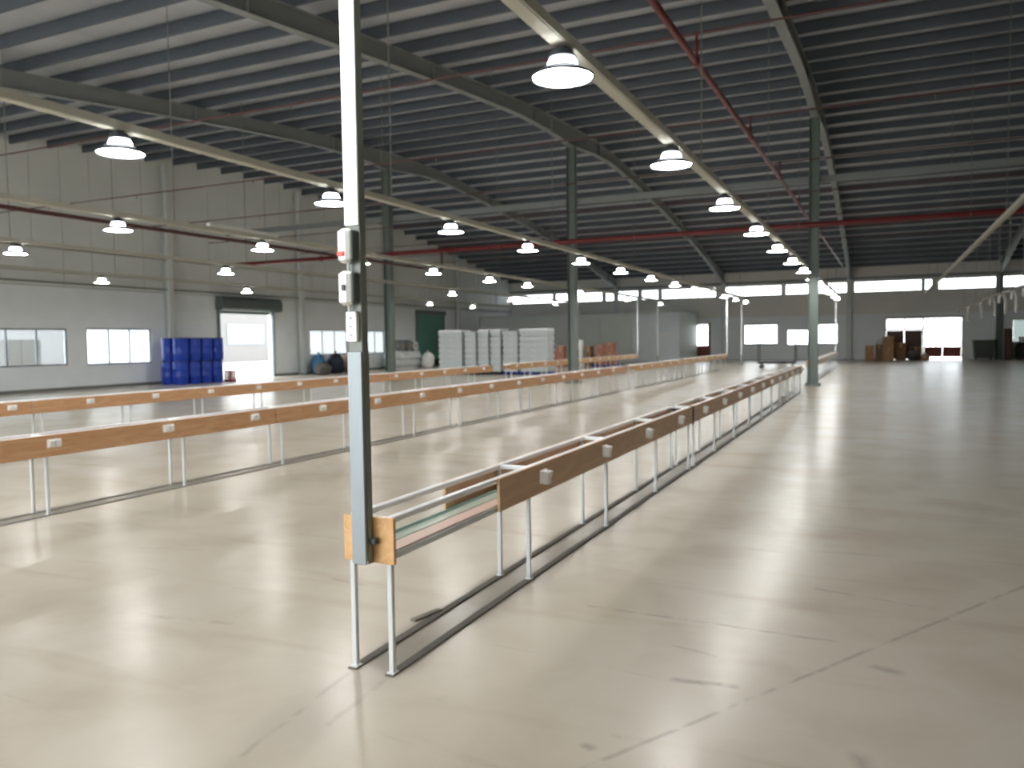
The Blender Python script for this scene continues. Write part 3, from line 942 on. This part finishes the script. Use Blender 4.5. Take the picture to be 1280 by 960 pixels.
# cartons
def carton(loc, w, d, h, material, label, rz=0.0, group=None):
    t = thing('carton', label, 'box', loc, rz, group)
    MB().box(-w / 2, w / 2, -d / 2, d / 2, 0, h, .006).build('body', material, t)
    MB().box(-w / 2 + .01, w / 2 - .01, -.03, .03, h + .0005, h + .003).build('tape', 'tape', t)
    MB().box(-.03, .03, -d / 2 - .002, -d / 2 - .0005, h * .72, h - .006).build('tape', 'tape', t)
    return t
pallet((-14.2, 43.3, 0), 1.5, 1.0, 'bluepallet', 'blue pallet under the reddish cartons beyond the crates', None)
carton((-14.55, 43.2, .141), .6, .6, .62, 'carton_r', 'reddish carton bottom of the pile on the blue pallet, side of the white roll')
carton((-13.9, 43.2, .141), .58, .6, .66, 'carton_r', 'reddish carton bottom of the pile on the blue pallet, side of the partition door')
carton((-14.5, 43.2, .765), .5, .5, .52, 'carton_r', 'upper reddish carton on the blue pallet, side of the white roll', .1)
carton((-13.95, 43.25, .805), .48, .5, .6, 'carton_r', 'tallest reddish carton topping the pile on the blue pallet', -.08)
carton((-15.18, 43.1, 0), .34, .45, 1.2, 'carton_d', 'narrow brown carton standing between white roll and reddish cartons')
rl = thing('foam_roll', 'upright white foam roll standing beside the narrow brown carton', 'roll', (-15.68, 43.1, 0))
MB().lathe([(.13, 0), (.15, .02), (.15, 1.5), (.12, 1.56), (.06, 1.56)], 18).build('body', 'sack_white', rl, True)
MB().lathe([(.05, 1.5605), (.05, 1.575)], 12).build('core', 'carton', rl)
carton((-17.3, 42.8, 0), .62, .6, .95, 'carton_r', 'low reddish carton visible just past the crate stacks')
carton((-16.75, 42.8, 0), .42, .6, 1.25, 'carton_r', 'taller reddish carton visible just past the crate stacks')
tag(MB().box(-.28, .28, -.12, 0, 0, .2, .02).build('wall_box', 'plastic', loc=(-13.05, 51.999, 1.72)), 'small white box mounted on the pale partition panel', 'wall box')

# cartons by the brown door
carton((-.68, 55.4, 0), .5, .5, .95, 'carton', 'pale brown carton at the outer edge of the pile by the brown doors')
carton((-.12, 55.5, 0), .44, .5, 1.02, 'carton_d', 'dark brown carton second in the pile by the brown doors')
carton((.42, 55.2, 0), .58, .6, .8, 'carton', 'wide carton at the base of the tallest stack by the brown doors')
carton((.42, 55.2, .804), .56, .56, .72, 'carton', 'carton on top of the tallest stack by the brown doors', .06)
carton((1.1, 55.6, 0), .6, .6, 1.12, 'carton_d', 'dark carton between the tallest stack and the purple-grey sack')
carton((1.95, 56.1, 0), .7, .5, .85, 'carton_d', 'dark carton right in front of the closed brown door leaf')
sack('sack', 'sack_grey', (1.75, 55.2, 0), (.32, .34, .62), 'dark grey sack in front of the brown door cartons', seed=21)
sack('sack', 'sack_tan', (2.45, 55.3, 0), (.26, .26, .42), 'small tan sack beside the dark grey sack', seed=22)
sack('sack', 'sack_white', (-.1, 55.5, 1.027), (.2, .2, .34), 'small pale sack on top of the dark brown carton', seed=23)

# right end of the back wall
gb = thing('storage_bin', 'large grey-green storage bin against the back wall beside the glazed door', 'bin', (5.72, 56.7, 0))
MB().loft([[(-.5, -.38, .1), (.5, -.38, .1), (.5, .38, .1), (-.5, .38, .1)], [(-.58, -.46, 1.15), (.58, -.46, 1.15), (.58, .46, 1.15), (-.58, .46, 1.15)]]).build('body', 'greybin', gb)
MB().box(-.61, .61, -.49, .49, 1.152, 1.22, .02).build('lid', 'greybin', gb)
for a in (-1, 1):
    for b in (-1, 1):
        MB().tube([(a * .4 - .025, b * .3, .052), (a * .4 + .025, b * .3, .052)], .05, 12).build('caster', 'black', gb)
lk = thing('locker', 'narrow dark brown locker beside the dark wall column', 'locker', (7.05, 56.9, 0))
MB().box(-.2, .2, -.22, .22, .06, 1.9, .006).build('body', 'brownwood', lk)
MB().box(-.185, .185, -.238, -.2205, .1, 1.86, .004).build('door', 'brownwood', lk)
MB().box(.12, .14, -.256, -.2385, .95, 1.1).build('handle', 'dark', lk)
MB().box(-.18, .18, -.2, .2, 0, .06).build('plinth', 'black', lk)
mc = thing('machine_cabinet', 'low black machine cabinet standing under the cream-framed window', 'machine', (8.1, 56.4, 0))
MB().loft([[(-.72, -.5, .05), (.72, -.5, .05), (.72, .45, .05), (-.72, .45, .05)], [(-.72, -.5, .75), (.72, -.5, .75), (.72, .45, .75), (-.72, .45, .75)], [(-.6, -.25, 1.05), (.6, -.25, 1.05), (.6, .45, 1.05), (-.6, .45, 1.05)]]).build('body', 'black', mc)
MB().box(-.3, .3, -.52, -.502, .3, .6, .004).build('front_panel', 'dark', mc)
for a in (-.55, .55):
    for b in (-.35, .3):
        MB().lathe([(.05, 0), (.05, .048)], 10, (a, b, 0)).build('foot', 'dark', mc)
hb = thing('bucket', 'round white bucket standing on the black machine cabinet', 'bucket', (7.72, 56.55, 1.051))
MB().lathe([(.13, 0), (.15, .02), (.19, .32), (.2, .33), (.2, .35), (.17, .36)], 20).build('body', 'sheet', hb, True)
MB().tube([(-.2, 0, .33), (-.16, -.06, .24), (0, -.21, .16), (.16, -.06, .24), (.2, 0, .33)], .008, 6).build('handle', 'conduit', hb)

# ------------------------------------------------------------------ platform trolley
tr = thing('platform_trolley', 'low black platform trolley with tube handles at both ends behind the benches', 'trolley', (-4.78, 42.0, 0))
MB().box(-.9, .9, -.42, .42, .24, .33, .01).build('deck', 'black', tr)
MB().tube([(-.88, -.36, .33), (-.88, -.36, 1.40), (-.88, -.28, 1.45), (-.88, .28, 1.45), (-.88, .36, 1.40), (-.88, .36, .33)], .022, 8).build('handle', 'dark', tr, True)
MB().tube([(.88, -.36, .33), (.88, -.36, 1.20), (.88, -.28, 1.25), (.88, .28, 1.25), (.88, .36, 1.20), (.88, .36, .33)], .022, 8).build('handle', 'dark', tr, True)
for a in (-.75, .75):
    for b in (-.33, .33):
        wl_ = MB().tube([(a, b - .02, .09), (a, b + .02, .09)], .09, 14).build('wheel', 'dark', tr, True)
        MB().box(a - .03, a + .03, b - .035, b - .022, .09, .24).box(a - .03, a + .03, b + .022, b + .035, .09, .24).build('caster_fork', 'conduit', wl_)

# ------------------------------------------------------------------ outdoors, seen through the openings
ob = thing('outdoor_building', 'pale building seen outside through the open roller door', 'building', (-52, 50, -.04))
MB().box(-2, 0, -18, 22, 0, 7).build('wall', 'outwall', ob)
MB().box(-.02, .06, 2.5, 7, 1.6, 3.4).build('window', 'frame', ob)
MB().box(.062, .08, 2.7, 6.8, 1.75, 3.25).build('pane', 'sheet', ob)
MB().box(-2.2, .6, -18.2, 22.2, 7, 7.3).build('roof', 'roof', ob)
ou = thing('outdoor_crate', 'grey-brown crate standing outside the first side-wall window', 'crate', (-30.2, 19.45, -.04))
MB().box(-.65, .65, -.72, .72, 0, 1.9, .01).build('body', 'unit', ou)
for yy in (-.6, 0, .6):
    MB().box(.651, .675, yy - .06, yy + .06, .02, 1.88).build('batten', 'unit', ou)
